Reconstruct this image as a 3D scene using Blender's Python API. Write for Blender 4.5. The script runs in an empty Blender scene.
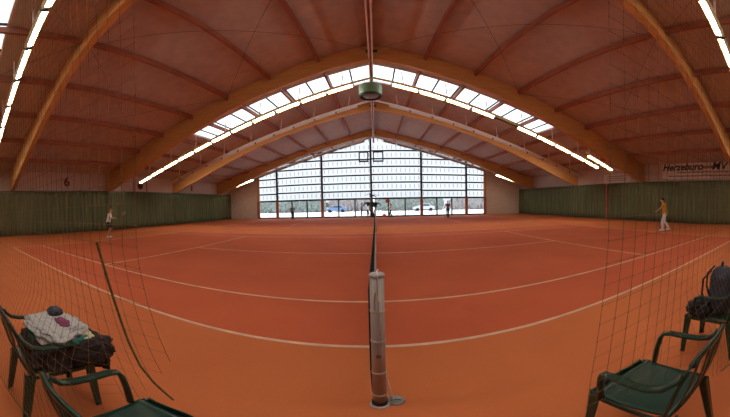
import bpy, bmesh, math, random
from mathutils import Vector, Matrix, noise
random.seed(7)
C = bpy.context.scene.collection
PI = math.pi

# ------------------------------------------------------------------ camera (a 157 degree stitched panorama)
F, CX, CY, PIT, ROL = 266.19, 375.49, 211.2185, .0268, .0203
CAM = Vector((.0110, -2.5134, 1.4935))
cd = bpy.data.cameras.new('panorama_camera'); cam = bpy.data.objects.new('panorama_camera', cd); C.objects.link(cam)
cd.type = 'PANO'; cd.panorama_type = 'EQUIRECTANGULAR'
cd.longitude_min = -CX / F; cd.longitude_max = (730 - CX) / F
cd.latitude_max = CY / F; cd.latitude_min = -(417 - CY) / F
cd.clip_start = .02; cd.clip_end = 500
cp, sp, cr, sr = math.cos(PIT), math.sin(PIT), math.cos(ROL), math.sin(ROL)
Rp = Matrix(((1, 0, 0), (0, cp, -sp), (0, sp, cp))); Rr = Matrix(((cr, 0, -sr), (0, 1, 0), (sr, 0, cr)))
M3 = Rr @ Rp                                   # world -> (right, forward, up)
rot = Matrix((M3[0], M3[2], -M3[1])).transposed()
cam.matrix_world = Matrix.Translation(CAM) @ rot.to_4x4()
bpy.context.scene.camera = cam

# ------------------------------------------------------------------ world, exposure
W_STRENGTH = 5.0
LAMP = 45.0
w = bpy.data.worlds.new('overcast_sky'); bpy.context.scene.world = w; w.use_nodes = True
bg = w.node_tree.nodes['Background']; bg.inputs[0].default_value = (.93, .96, 1, 1); bg.inputs[1].default_value = W_STRENGTH
vs = bpy.context.scene.view_settings
vs.view_transform = 'Standard'; vs.look = 'None'; vs.exposure = -0.52; vs.gamma = 1; vs.use_curve_mapping = False

# ------------------------------------------------------------------ materials
def srgb(r, g, b):
    f = lambda c: c / 12.92 if c <= .04045 else ((c + .055) / 1.055) ** 2.4
    return (f(r / 255), f(g / 255), f(b / 255), 1)
def mat(name, col, rough=.7, metal=0, var=.12, scale=6, bump=0, bscale=40, spec=.4, stretch=(1, 1, 1)):
    m = bpy.data.materials.new(name); m.use_nodes = True; nt = m.node_tree; n = nt.nodes; l = nt.links
    p = n['Principled BSDF']; p.inputs['Roughness'].default_value = rough; p.inputs['Metallic'].default_value = metal
    p.inputs['Specular IOR Level'].default_value = spec
    tc = n.new('ShaderNodeTexCoord'); mp = n.new('ShaderNodeMapping'); mp.inputs['Scale'].default_value = stretch
    l.new(tc.outputs['Object'], mp.inputs[0])
    t = n.new('ShaderNodeTexNoise'); t.inputs['Scale'].default_value = scale; t.inputs['Detail'].default_value = 4
    l.new(mp.outputs[0], t.inputs['Vector'])
    r = n.new('ShaderNodeValToRGB'); c = Vector(col[:3])
    r.color_ramp.elements[0].position = .3; r.color_ramp.elements[1].position = .7
    r.color_ramp.elements[0].color = (*(c * (1 - var)), 1); r.color_ramp.elements[1].color = (*(c * (1 + var)), 1)
    l.new(t.outputs[0], r.inputs[0]); l.new(r.outputs[0], p.inputs['Base Color'])
    if bump:
        b = n.new('ShaderNodeBump'); b.inputs['Strength'].default_value = bump; b.inputs['Distance'].default_value = .01
        t2 = n.new('ShaderNodeTexNoise'); t2.inputs['Scale'].default_value = bscale; l.new(mp.outputs[0], t2.inputs['Vector'])
        l.new(t2.outputs[0], b.inputs['Height']); l.new(b.outputs[0], p.inputs['Normal'])
    return m
def emit(name, col, s):
    m = bpy.data.materials.new(name); m.use_nodes = True; nt = m.node_tree; n = nt.nodes
    n.remove(n['Principled BSDF']); e = n.new('ShaderNodeEmission'); e.inputs[0].default_value = col; e.inputs[1].default_value = s
    nt.links.new(e.outputs[0], n['Material Output'].inputs[0]); return m

M = {}
M['timber'] = mat('laminated_timber', srgb(194, 134, 76), .5, var=.16, scale=1.2, stretch=(1, 6, 10), bump=.1)
M['purlin'] = mat('purlin_timber', srgb(162, 100, 78), .7, var=.15, scale=2)
M['deck'] = mat('wood_wool_deck', srgb(192, 178, 172), .95, var=.10, scale=2.4, bump=.5, bscale=60)
M['gable'] = mat('plywood_panel', srgb(206, 182, 166), .8, var=.1, scale=1.5, stretch=(1, 1, 4))
M['wallpanel'] = mat('painted_wall_panel', srgb(196, 172, 158), .85, var=.07, scale=1, stretch=(1, 6, 1))
M['curtain'] = mat('green_curtain_cloth', srgb(98, 102, 74), .95, var=.28, scale=1.2, stretch=(1, 5, .3), spec=.1)
M['steel'] = mat('galvanised_steel', srgb(150, 148, 142), .4, .8, var=.1, scale=14)
M['darksteel'] = mat('dark_painted_steel', srgb(58, 54, 52), .5, .2, var=.1)
M['pipe'] = mat('pinkish_painted_rail', srgb(232, 212, 200), .5, var=.06)
M['trough'] = mat('yellowed_lamp_trough', srgb(238, 222, 150), .45, var=.12, scale=9)
M['tube'] = emit('fluorescent_tube_light', (1, .95, .82, 1), LAMP)
M['deadtube'] = mat('unlit_tube', srgb(120, 122, 124), .3)
M['post'] = mat('net_post_aluminium', srgb(160, 146, 138), .55, .25, var=.08, scale=20, stretch=(4, 4, .6))
M['postband'] = mat('pale_worn_band', srgb(168, 154, 146), .5, .3)
M['black'] = mat('black_paint', srgb(22, 21, 20), .5)
M['blacknet'] = mat('black_net_twine', srgb(24, 24, 24), .9)
M['olivenet'] = mat('dark_olive_net_twine', srgb(124, 96, 64), .9)
M['oliverope'] = mat('olive_braided_rope', srgb(96, 88, 52), .9, var=.35, scale=60)
M['tape'] = mat('white_net_tape', srgb(222, 214, 206), .8)
M['line'] = mat('cream_court_line', srgb(200, 158, 130), .9, var=.16, scale=3)
M['greenplastic'] = mat('dark_green_plastic', srgb(9, 48, 36), .32, var=.08, scale=5, spec=.5)
M['fan'] = mat('pale_green_enamel', srgb(122, 158, 130), .5, var=.12, scale=4)
M['fandark'] = mat('fan_opening_dark', srgb(48, 54, 50), .6)
M['fangrey'] = mat('fan_grille_grey', srgb(140, 140, 140), .5, .4)
M['redmark'] = mat('dark_red_numeral', srgb(96, 30, 24), .7)
M['banner'] = mat('pale_banner', srgb(216, 202, 188), .8, var=.05)
M['bannerink'] = mat('navy_black_ink', srgb(28, 24, 34), .7)
M['bannergrey'] = mat('faded_red_ink', srgb(150, 118, 104), .8)
M['brown'] = mat('dark_brown_woolly_jacket', srgb(44, 30, 26), .95, var=.4, scale=30, bump=1, bscale=70)
M['greycloth'] = mat('grey_knit_cloth', srgb(172, 164, 158), .95, var=.22, scale=45, bump=.5, bscale=120)
M['cream'] = mat('cream_cloth', srgb(206, 194, 160), .95, var=.15, scale=40)
M['teal'] = mat('teal_lining', srgb(30, 108, 96), .8)
M['magenta'] = mat('magenta_cloth', srgb(120, 50, 80), .9)
M['bag'] = mat('charcoal_bag_cloth', srgb(50, 54, 64), .8, var=.2, scale=12)
M['bagblack'] = mat('black_bag_cloth', srgb(20, 20, 22), .8)
M['reflect'] = mat('light_reflective_strip', srgb(200, 200, 200), .4)
M['skin'] = mat('skin', srgb(206, 150, 120), .6, var=.05)
M['hair_dark'] = mat('dark_hair', srgb(34, 24, 18), .8)
M['hair_fair'] = mat('fair_hair', srgb(150, 110, 74), .8)
M['white'] = mat('white_cloth', srgb(232, 228, 222), .9, var=.04)
M['navy'] = mat('dark_navy_cloth', srgb(24, 26, 36), .9)
M['mustard'] = mat('mustard_yellow_shirt', srgb(204, 140, 36), .9, var=.08)
M['greyshirt'] = mat('grey_shirt', srgb(120, 116, 120), .9)
M['pinkshirt'] = mat('dusty_red_shirt', srgb(150, 90, 92), .9)
M['blueshirt'] = mat('blue_shirt', srgb(60, 96, 140), .9)
M['racket'] = mat('racket_frame', srgb(120, 40, 30), .4)
M['leaf'] = mat('palm_leaf_green', srgb(34, 56, 34), .6, var=.3, scale=5)
M['bark'] = mat('bark_brown', srgb(88, 70, 54), .9, var=.3, scale=20)
M['pot'] = mat('brown_pot', srgb(60, 44, 36), .6)
M['redsign'] = mat('faded_red_disc', srgb(196, 90, 96), .5)
M['snow'] = mat('pale_paved_ground', srgb(226, 226, 226), .9, var=.06, scale=.5)
M['hedge'] = mat('hedge_green', srgb(120, 128, 122), .9, var=.35, scale=3)
M['winter'] = mat('bare_twig_brown', srgb(140, 134, 132), .9, var=.3, scale=3)
M['facade'] = mat('pale_render', srgb(200, 198, 196), .9)
M['roofdark'] = mat('grey_roof_tiles', srgb(120, 108, 104), .9)
M['glassdark'] = mat('dark_window_glass', srgb(60, 76, 90), .15)
M['carblue'] = mat('blue_car_paint', srgb(110, 135, 170), .3, .2)
M['carsilver'] = mat('silver_car_paint', srgb(196, 200, 204), .3, .3)
M['tyre'] = mat('tyre_rubber', srgb(24, 24, 24), .9)

def floor_mat():
    m = mat('red_granulate_court', srgb(200, 106, 66), .92, var=.05, scale=1.2, bump=.15, bscale=180, spec=.15)
    nt = m.node_tree; n = nt.nodes; l = nt.links; p = n['Principled BSDF']
    g = n.new('ShaderNodeNewGeometry'); s = n.new('ShaderNodeSeparateXYZ'); l.new(g.outputs['Position'], s.inputs[0])
    def rng(o, a, b):
        x = n.new('ShaderNodeMath'); x.operation = 'GREATER_THAN'; l.new(o, x.inputs[0]); x.inputs[1].default_value = a
        y = n.new('ShaderNodeMath'); y.operation = 'LESS_THAN'; l.new(o, y.inputs[0]); y.inputs[1].default_value = b
        z = n.new('ShaderNodeMath'); z.operation = 'MULTIPLY'; l.new(x.outputs[0], z.inputs[0]); l.new(y.outputs[0], z.inputs[1]); return z.outputs[0]
    ax = rng(s.outputs[0], -11.9, 11.9); ys = n.new('ShaderNodeMath'); ys.operation = 'ADD'
    l.new(rng(s.outputs[1], 0, 10.97), ys.inputs[0]); l.new(rng(s.outputs[1], 15.2, 26.17), ys.inputs[1])
    mk = n.new('ShaderNodeMath'); mk.operation = 'MULTIPLY'; l.new(ax, mk.inputs[0]); l.new(ys.outputs[0], mk.inputs[1])
    t = n.new('ShaderNodeTexNoise'); t.inputs['Scale'].default_value = .55; t.inputs['Detail'].default_value = 6
    l.new(g.outputs['Position'], t.inputs['Vector'])
    def ramp(a, b):
        r = n.new('ShaderNodeValToRGB'); r.color_ramp.elements[0].position = .35; r.color_ramp.elements[1].position = .65
        r.color_ramp.elements[0].color = a; r.color_ramp.elements[1].color = b; l.new(t.outputs[0], r.inputs[0]); return r.outputs[0]
    mx = n.new('ShaderNodeMix'); mx.data_type = 'RGBA'; l.new(mk.outputs[0], mx.inputs[0])
    l.new(ramp(FLOOR_OUT[0], FLOOR_OUT[1]), mx.inputs[6]); l.new(ramp(FLOOR_IN[0], FLOOR_IN[1]), mx.inputs[7])
    # fine granules
    t2 = n.new('ShaderNodeTexNoise'); t2.inputs['Scale'].default_value = 60; l.new(g.outputs['Position'], t2.inputs['Vector'])
    mr = n.new('ShaderNodeMapRange'); mr.inputs[3].default_value = .9; mr.inputs[4].default_value = 1.1; l.new(t2.outputs[0], mr.inputs[0])
    mm = n.new('ShaderNodeMix'); mm.data_type = 'RGBA'; mm.blend_type = 'MULTIPLY'; mm.inputs[0].default_value = 1
    l.new(mx.outputs[2], mm.inputs[6]); l.new(mr.outputs[0], mm.inputs[7]); l.new(mm.outputs[2], p.inputs['Base Color'])
    return m
FLOOR_OUT = (srgb(178, 94, 54), srgb(188, 102, 58)); FLOOR_IN = (srgb(174, 81, 51), srgb(184, 88, 55))
M['floor'] = floor_mat()

def sheet_mat(name, ribs, stretch_axis=0, transl=.8):
    """ribbed translucent polycarbonate: mostly diffuse transmission with a little straight-through light"""
    m = bpy.data.materials.new(name); m.use_nodes = True; nt = m.node_tree; n = nt.nodes; l = nt.links
    n.remove(n['Principled BSDF'])
    tr = n.new('ShaderNodeBsdfTransparent'); tl = n.new('ShaderNodeBsdfTranslucent'); mx = n.new('ShaderNodeMixShader')
    mx.inputs[0].default_value = transl; l.new(tr.outputs[0], mx.inputs[1]); l.new(tl.outputs[0], mx.inputs[2])
    g = n.new('ShaderNodeNewGeometry'); s = n.new('ShaderNodeSeparateXYZ'); l.new(g.outputs['Position'], s.inputs[0])
    a = n.new('ShaderNodeMath'); a.operation = 'MODULO'; b = n.new('ShaderNodeMath'); b.operation = 'ADD'; b.inputs[1].default_value = 100
    l.new(s.outputs[0], b.inputs[0]); l.new(b.outputs[0], a.inputs[0]); a.inputs[1].default_value = ribs
    c = n.new('ShaderNodeMath'); c.operation = 'LESS_THAN'; l.new(a.outputs[0], c.inputs[0]); c.inputs[1].default_value = .10 if ribs < 1 else .06
    # short marks in the middle of each sheet height
    za = n.new('ShaderNodeMath'); za.operation = 'MODULO'; zb = n.new('ShaderNodeMath'); zb.operation = 'ADD'; zb.inputs[1].default_value = 100 * .92 - 2.15 + .92 * 0
    l.new(s.outputs[2], zb.inputs[0]); l.new(zb.outputs[0], za.inputs[0]); za.inputs[1].default_value = .92
    z1 = n.new('ShaderNodeMath'); z1.operation = 'COMPARE'; l.new(za.outputs[0], z1.inputs[0]); z1.inputs[1].default_value = .46; z1.inputs[2].default_value = .24
    mk = n.new('ShaderNodeMath'); mk.operation = 'MULTIPLY'; l.new(c.outputs[0], mk.inputs[0]); l.new(z1.outputs[0], mk.inputs[1])
    cm = n.new('ShaderNodeMix'); cm.data_type = 'RGBA'; l.new(mk.outputs[0], cm.inputs[0])
    cm.inputs[6].default_value = (.62, .635, .65, 1) if ribs < 1 else (.8, .82, .84, 1); cm.inputs[7].default_value = (.36, .37, .385, 1) if ribs < 1 else (.8, .82, .84, 1)
    l.new(cm.outputs[2], tr.inputs[0]); l.new(cm.outputs[2], tl.inputs[0])
    l.new(mx.outputs[0], n['Material Output'].inputs[0]); return m
M['sheet'] = sheet_mat('ribbed_polycarbonate_sheet', .52)
M['skysheet'] = sheet_mat('skylight_polycarbonate', 50.)
def glass():
    m = bpy.data.materials.new('clear_window_glass'); m.use_nodes = True; nt = m.node_tree; n = nt.nodes; l = nt.links
    n.remove(n['Principled BSDF'])
    tr = n.new('ShaderNodeBsdfTransparent'); tr.inputs[0].default_value = (.9, .93, .95, 1); gl = n.new('ShaderNodeBsdfGlossy'); gl.inputs['Roughness'].default_value = .05
    mx = n.new('ShaderNodeMixShader'); mx.inputs[0].default_value = .06; l.new(tr.outputs[0], mx.inputs[1]); l.new(gl.outputs[0], mx.inputs[2])
    l.new(mx.outputs[0], n['Material Output'].inputs[0]); return m
M['glass'] = glass()

# ------------------------------------------------------------------ helpers
def tag(o, label=None, cat=None, group=None, kind=None):
    if label: o['label'] = label
    if cat: o['category'] = cat
    if group: o['group'] = group
    if kind: o['kind'] = kind
    return o
def empty(name, loc=(0, 0, 0), rz=0, **k):
    o = bpy.data.objects.new(name, None); C.objects.link(o); o.location = loc; o.rotation_euler = (0, 0, rz); o.empty_display_size = .2
    return tag(o, **k)
class MB:
    def __init__(s): s.bm = bmesh.new()
    def box(s, c, d, m=None, rot=None):
        v = bmesh.ops.create_cube(s.bm, size=1)['verts']
        T = Matrix.Translation(c) @ (rot.to_4x4() if rot else Matrix()) @ Matrix.Diagonal((*d, 1))
        bmesh.ops.transform(s.bm, matrix=T, verts=v); return s
    def bar(s, a, b, wd, ht, up=(0, 0, 1)):
        a, b = Vector(a), Vector(b); d = b - a; y = d.normalized(); up = Vector(up); x = y.cross(up).normalized(); z = x.cross(y)
        R = Matrix((x, y, z)).transposed(); return s.box((a + b) / 2, (wd, d.length, ht), rot=R)
    def ring(s, pts, radii, n=8, caps=True, closed=False, squash=1):
        """a tapered tube along points"""
        pts = [Vector(p) for p in pts]; k = len(pts)
        if not hasattr(radii, '__len__'): radii = [radii] * k
        rings = []; ref = None
        for i, p in enumerate(pts):
            if closed: t = (pts[(i + 1) % k] - pts[i - 1])
            else: t = (pts[min(i + 1, k - 1)] - pts[max(i - 1, 0)])
            t.normalize()
            if ref is None: ref = Vector((0, 0, 1)) if abs(t.z) < .9 else Vector((1, 0, 0))
            x = t.cross(ref); x.normalize(); z = x.cross(t); z.normalize(); ref = z
            rings.append([s.bm.verts.new(p + (x * math.cos(2 * PI * j / n) + z * squash * math.sin(2 * PI * j / n)) * radii[i]) for j in range(n)])
        for i in range(k if closed else k - 1):
            A, B = rings[i], rings[(i + 1) % k]
            for j in range(n): s.bm.faces.new((A[j], A[(j + 1) % n], B[(j + 1) % n], B[j]))
        if caps and not closed:
            s.bm.faces.new(rings[0][::-1]); s.bm.faces.new(rings[-1])
        return s
    def flat(s, pts, wid, thk, side):
        """a flat band (strap section) along points: width direction per point"""
        k = len(pts); rings = []
        for i in range(k):
            p = Vector(pts[i]); t = (Vector(pts[min(i + 1, k - 1)]) - Vector(pts[max(i - 1, 0)])).normalized()
            x = Vector(side[i] if isinstance(side, list) else side); x = (x - t * x.dot(t)).normalized(); z = t.cross(x)
            ww = wid[i] if hasattr(wid, '__len__') else wid; q = .3
            prof = [(-1, -q), (-1, q), (-.8, 1), (.8, 1), (1, q), (1, -q), (.8, -1), (-.8, -1)]
            rings.append([s.bm.verts.new(p + x * a * ww / 2 + z * b * thk / 2) for a, b in prof])
        n = 8
        for i in range(k - 1):
            for j in range(n): s.bm.faces.new((rings[i][j], rings[i][(j + 1) % n], rings[i + 1][(j + 1) % n], rings[i + 1][j]))
        s.bm.faces.new(rings[0][::-1]); s.bm.faces.new(rings[-1]); return s
    def lathe(s, prof, n=32, c=(0, 0, 0), cap=True):
        c = Vector(c); rings = [[s.bm.verts.new(c + Vector((r * math.cos(2 * PI * j / n), r * math.sin(2 * PI * j / n), z))) for j in range(n)] for r, z in prof]
        for A, B in zip(rings, rings[1:]):
            for j in range(n): s.bm.faces.new((A[j], A[(j + 1) % n], B[(j + 1) % n], B[j]))
        if cap:
            s.bm.faces.new(rings[0][::-1]); s.bm.faces.new(rings[-1])
        return s
    def prism(s, poly, axis, a, b):
        """extrude a 2D polygon (the two other axes, in order) along axis from a to b"""
        def v(p, t):
            q = list(p); q.insert(axis, t); return s.bm.verts.new(q)
        A = [v(p, a) for p in poly]; B = [v(p, b) for p in poly]; n = len(poly)
        s.bm.faces.new(A); s.bm.faces.new(B[::-1])
        for j in range(n): s.bm.faces.new((A[j], B[j], B[(j + 1) % n], A[(j + 1) % n]))
        return s
    def grid(s, fn, nu, nv, thick=0):
        V = [[s.bm.verts.new(fn(i / nu, j / nv)) for j in range(nv + 1)] for i in range(nu + 1)]
        for i in range(nu):
            for j in range(nv): s.bm.faces.new((V[i][j], V[i + 1][j], V[i + 1][j + 1], V[i][j + 1]))
        if thick:
            s.bm.normal_update(); bmesh.ops.solidify(s.bm, geom=s.bm.faces[:], thickness=thick)
        return s
    def blob(s, c, r, sub=3, amp=.0, fr=3., seed=0, flatbottom=None, ex=None):
        v = bmesh.ops.create_icosphere(s.bm, subdivisions=sub, radius=1)['verts']
        for q in v:
            d = q.co.copy()
            if ex: d = Vector([math.copysign(abs(t) ** ex, t) for t in d])
            k = 1 + amp * noise.fractal(q.co * fr + Vector((seed, seed * 2, 0)), 1, 2, 3)
            p = Vector((d.x * r[0], d.y * r[1], d.z * r[2])) * k
            if flatbottom is not None: p.z = max(p.z, -flatbottom)
            q.co = Vector(c) + p
        return s
    def build(s, name, m, parent=None, smooth=False, bevel=0, **k):
        if bevel: bmesh.ops.bevel(s.bm, geom=s.bm.edges[:], offset=bevel, segments=2, affect='EDGES', profile=.5)
        bmesh.ops.recalc_face_normals(s.bm, faces=s.bm.faces[:])
        me = bpy.data.meshes.new(name); s.bm.to_mesh(me); s.bm.free()
        me.materials.append(M[m] if isinstance(m, str) else m)
        if smooth:
            for p in me.polygons: p.use_smooth = True
        o = bpy.data.objects.new(name, me); C.objects.link(o)
        if parent is not None: o.parent = parent
        return tag(o, **k)
def copy_tree(o, parent=None):
    c = o.copy(); C.objects.link(c); c.parent = parent
    for ch in kids.get(o.name, []): copy_tree(ch, c)
    return c
kids = {}
def index_kids(root):
    al = [o for o in C.objects]
    for o in al:
        if o.parent: kids.setdefault(o.parent.name, [])
        if o.parent and o not in kids[o.parent.name]: kids[o.parent.name].append(o)
def struct(o): o['kind'] = 'structure'; return o
def text_mesh(name, body, size, m, parent, loc, rot, extrude=.006, bold=.0, shear=0):
    cu = bpy.data.curves.new(name, 'FONT'); cu.body = body; cu.size = size; cu.extrude = extrude; cu.offset = bold; cu.shear = shear
    cu.align_x = 'CENTER'; cu.align_y = 'CENTER'
    t = bpy.data.objects.new(name, cu); C.objects.link(t)
    me = bpy.data.meshes.new_from_object(t.evaluated_get(bpy.context.evaluated_depsgraph_get()))
    bpy.data.objects.remove(t); bpy.data.curves.remove(cu)
    me.materials.clear(); me.materials.append(M[m]); o = bpy.data.objects.new(name, me); C.objects.link(o)
    o.parent = parent; o.location = loc; o.rotation_euler = rot; return o

# ------------------------------------------------------------------ the hall
HW = 18.45; Y0, Y1 = -14.4, 28.0
RZ, RS = 9.40, .262
def roof(x): return RZ - RS * abs(x)
FR = [-6.5, 1.33, 9.17, 17.0, 24.9]
ORD = ['frame behind the viewer', 'nearest frame', 'second frame', 'third frame', 'frame before the glazed end wall']

fl = MB().box((0, (Y0 + Y1) / 2, -.1), (2 * HW + .4, Y1 - Y0 + .4, .2)).build('floor', 'floor'); struct(fl)
def cline(y0, x0, y1, x1, name, wd=.05):
    MB().bar((x0, y0, .0015), (x1, y1, .0015), wd, .005).build(name, 'line', fl, kind=None)
for oy in (0, 15.2):
    for y in (0, 10.97): cline(oy + y, -11.91, oy + y, 11.91, 'doubles_sideline', .052)
    for y in (1.372, 9.598): cline(oy + y, -11.885, oy + y, 11.885, 'singles_sideline')
    for x in (-6.4, 6.4): cline(oy + 1.372, x, oy + 9.598, x, 'service_line')
    for x in (-11.885, 11.885): cline(oy, x, oy + 10.97, x, 'baseline')
    cline(oy + 5.485, -6.4, oy + 5.485, 6.4, 'centre_service_line')

# roof deck with openings for the skylights (structure)
SKY = [(-3.6, -.95), (11.1, 13.45)]; SX = 10.95
for nm, sg in (('ceiling_left', -1), ('ceiling_right', 1)):
    b = MB(); T = .16
    def slab(xa, xb, ya, yb):
        b.prism([(sg * xa, roof(xa)), (sg * xb, roof(xb)), (sg * xb, roof(xb) + T), (sg * xa, roof(xa) + T)], 1, ya, yb)
    slab(0, HW + .2, Y0 - .2, SKY[0][0]); slab(SX, HW + .2, SKY[0][0], SKY[0][1]); slab(0, HW + .2, SKY[0][1], SKY[1][0])
    slab(SX, HW + .2, SKY[1][0], SKY[1][1]); slab(0, HW + .2, SKY[1][1], Y1 + .3)
    struct(b.build(nm, 'deck'))
wn = 1
for ya, yb in SKY:
    for sg in (-1, 1):
        r = empty('window_%d' % wn, (0, 0, 0)); struct(r); wn += 1
        b = MB(); b.prism([(0, roof(0) + .1), (sg * SX, roof(SX) + .1), (sg * SX, roof(SX) + .11), (0, roof(0) + .11)], 1, ya, yb); b.build('pane', 'skysheet', r)
        for k in range(10):
            x = 1.15 + 1.15 * k if k else 1.15
            if k % 2 == 0 or True:
                MB().bar((sg * x, ya, roof(x) + .05), (sg * x, yb, roof(x) + .05), .09, .07).build('glazing_bar', 'darksteel', r)
        for y in (ya + .03, yb - .03):
            MB().bar((0, y, roof(0) + .08), (sg * SX, y, roof(SX) + .08), .06, .16, ).build('skylight_curb', 'pipe', r)

# side walls
for nm, sg in (('wall_left', -1), ('wall_right', 1)):
    b = MB(); b.box((sg * (HW + .1), (Y0 + Y1) / 2, 2.4), (.2, Y1 - Y0, 4.9))
    for k in range(60):
        y = Y0 + .35 + k * .71; b.box((sg * (HW - .004), y, 2.4), (.012, .03, 4.8))
    struct(b.build(nm, 'wallpanel'))
def gable_poly(xa, xb, zl, zoff=0):
    xs = [xa, xb] + ([0] if xa < 0 < xb else [])
    top = [(x, roof(x) + zoff) for x in sorted(xs, reverse=True)]
    return [(xa, zl), (xb, zl)] + top
struct(MB().prism(gable_poly(-HW, HW, 0), 1, Y0 - .2, Y0).build('wall_back', 'gable'))
# end wall: boarded strips at both sides, glazing between steel posts
XP = [-14.25, -11.72, -6.12, -.42, 5.36, 10.85, 13.3]
eb = MB()
for xa, xb in ((-HW, XP[0]), (XP[-1], HW)):
    eb.prism(gable_poly(xa, xb, 0), 1, Y1, Y1 + .15)
    eb.box(((xa + xb) / 2, Y1 - .02, 2.1), (xb - xa, .04, .08)); eb.box(((xa + xb) / 2, Y1 - .02, 3.9), (xb - xa, .04, .04))
eb.box(((XP[0] + XP[-1]) / 2, Y1 + .07, .06), (XP[-1] - XP[0], .15, .12))
struct(eb.build('wall_end', 'gable'))
RAILS = [3.0, 3.92, 4.84, 5.76, 6.68, 7.62]
for i, (xa, xb) in enumerate(zip(XP, XP[1:])):
    r = empty('window_%d' % wn); struct(r); wn += 1
    MB().prism(gable_poly(xa, xb, 2.15), 1, Y1 + .06, Y1 + .075).build('pane', 'sheet', r)
    for z in RAILS:
        x0, x1 = xa, xb; lim = (RZ - z) / RS
        x0, x1 = max(x0, -lim), min(x1, lim)
        if x1 - x0 > .3: MB().bar((x0, Y1, z + (.06 if i % 2 else 0)), (x1, Y1, z + (.06 if i % 2 else 0)), .09, .17).build('rail', 'darksteel', r)
    # glazing at ground level
    g = empty('window_%d' % wn); struct(g); wn += 1
    MB().box(((xa + xb) / 2, Y1 + .06, 1.1), (xb - xa, .012, 1.96)).build('pane', 'glass', g)
    fb = MB(); fb.box(((xa + xb) / 2, Y1, 2.13), (xb - xa, .12, .2)); fb.box(((xa + xb) / 2, Y1, .08), (xb - xa, .1, .16)); fb.build('frame', 'darksteel', g)
    nd = 3 if xb - xa > 5 else 1
    for k in range(1, nd + (1 if nd > 1 else 0)):
        x = xa + (xb - xa) * k / (nd if nd > 1 else 2)
        if k < nd: MB().box((x, Y1, 1.1), (.15, .1, 2.0)).build('mullion', 'darksteel', g)
for i, x in enumerate(XP):
    b = MB(); b.box((x, Y1 - .05, (roof(x) + 2.15) / 2), (.24 if 0 < i < 6 else .3, .14, roof(x) - 2.15))
    struct(b.build('trim_%d' % (i + 1), 'darksteel' if 0 < i < 6 else 'timber'))
    struct(MB().box((x, Y1 - .06, 1.08), (.34, .16, 2.15)).build('trim_%d' % (i + 11), 'purlin'))
# pair of opening lights high under the ridge
for k, (xa, xb) in enumerate(((-1.72, -.74), (-.1, .98))):
    b = MB()
    for a, c, d in (((xa + xb) / 2, 7.55, (xb - xa, .1, .18)), ((xa + xb) / 2, 6.45, (xb - xa, .1, .18)), (xa, 7.0, (.14, .1, 1.25)), (xb, 7.0, (.14, .1, 1.25))):
        b.box((a, Y1 - .03, c), d)
    tag(b.build('ventilation_flap', 'darksteel'), 'dark framed vent flap %s of the centre mullion under the ridge' % ('left', 'right')[k], 'vent flap', 'vent flaps in the glazed end wall')

# ------------------------------------------------------------------ laminated timber frames
BOT = [(0, 8.66), (1.6, 8.38), (3.2, 8.0), (6.3, 7.2), (8.8, 6.45), (12, 5.32), (15.1, 4.18), (17.8, 3.22), (18.4, 3.2)]
BOT2 = [(0, 8.52), (1.6, 8.14), (3.2, 7.66), (6.3, 6.85), (8.9, 6.05), (12, 5.0), (15.1, 3.95), (17.8, 3.15), (18.4, 3.13)]
for i, y in enumerate(FR):
    r = empty('roof_frame', (0, y, 0), label='arched laminated timber roof frame, the ' + ORD[i], cat='roof frame', group='timber roof frames')
    for sg in (-1, 1):
        top = [(18.4, roof(18.4) - .01), (0, roof(0) - .01)]
        poly = [(sg * x, z) for x, z in (BOT2 if i == 2 else BOT) + top]
        MB().prism(poly, 1, -.12, .12).build('rafter', 'timber', r, bevel=0)
    b = MB(); b.box((0, -.14, 8.98), (.5, .03, .16)); b.box((0, .14, 8.98), (.5, .03, .16)); b.build('ridge_bracket', 'darksteel', r)
# purlins between the frames
NUM = ['ridge', 'first', 'second', 'third', 'fourth', 'fifth', 'sixth', 'seventh']
BAYN = ['in the bay overhead', 'between nearest and second frames', 'between second and third frames', 'between third and last frames', 'next to the glazed end wall']
ends = FR + [Y1]
for i in range(5):
    ya, yb = ends[i] + .12, ends[i + 1] - .12
    if i == 4: yb = Y1
    for k in range(-7, 8):
        x = 2.32 * k
        lab = ('ridge purlin ' if k == 0 else '%s purlin %s of the ridge, ' % (NUM[abs(k)], 'left' if k < 0 else 'right')) + BAYN[i]
        z = roof(x) - .13 - (.03 if k else .08)
        tag(MB().bar((x, ya, z), (x, yb, z), .11, .24).build('purlin', 'purlin'), lab, 'purlin', 'roof purlins')
# wind bracing cables
lowr = 0
def cable(a, b, lab):
    m = MB().ring([a, (Vector(a) + Vector(b)) / 2 - Vector((0, 0, .04)), b], .007, 6)
    tag(m.build('bracing_cable', 'darksteel'), lab, 'bracing cable', 'roof bracing cables')
for i in (0, 1):
    ya, yb = FR[i] + .15, FR[i + 1] - .15
    for sg, sd in ((-1, 'left'), (1, 'right')):
        for x0, x1, wh in ((0.15, 6.96, 'upper'), (6.96, 13.92, 'lower')):
            z = lambda x: roof(x) - .32 - lowr
            bay = ('overhead', 'between the nearest and second frames')[i]
            cable((sg * x0, yb, z(x0)), (sg * x1, ya, z(x1)), '%s %s brace cable %s, running outward towards the viewer' % (wh, sd, bay))
            cable((sg * x0, ya, z(x0)), (sg * x1, yb, z(x1)), '%s %s brace cable %s, running outward away from the viewer' % (wh, sd, bay))
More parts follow.
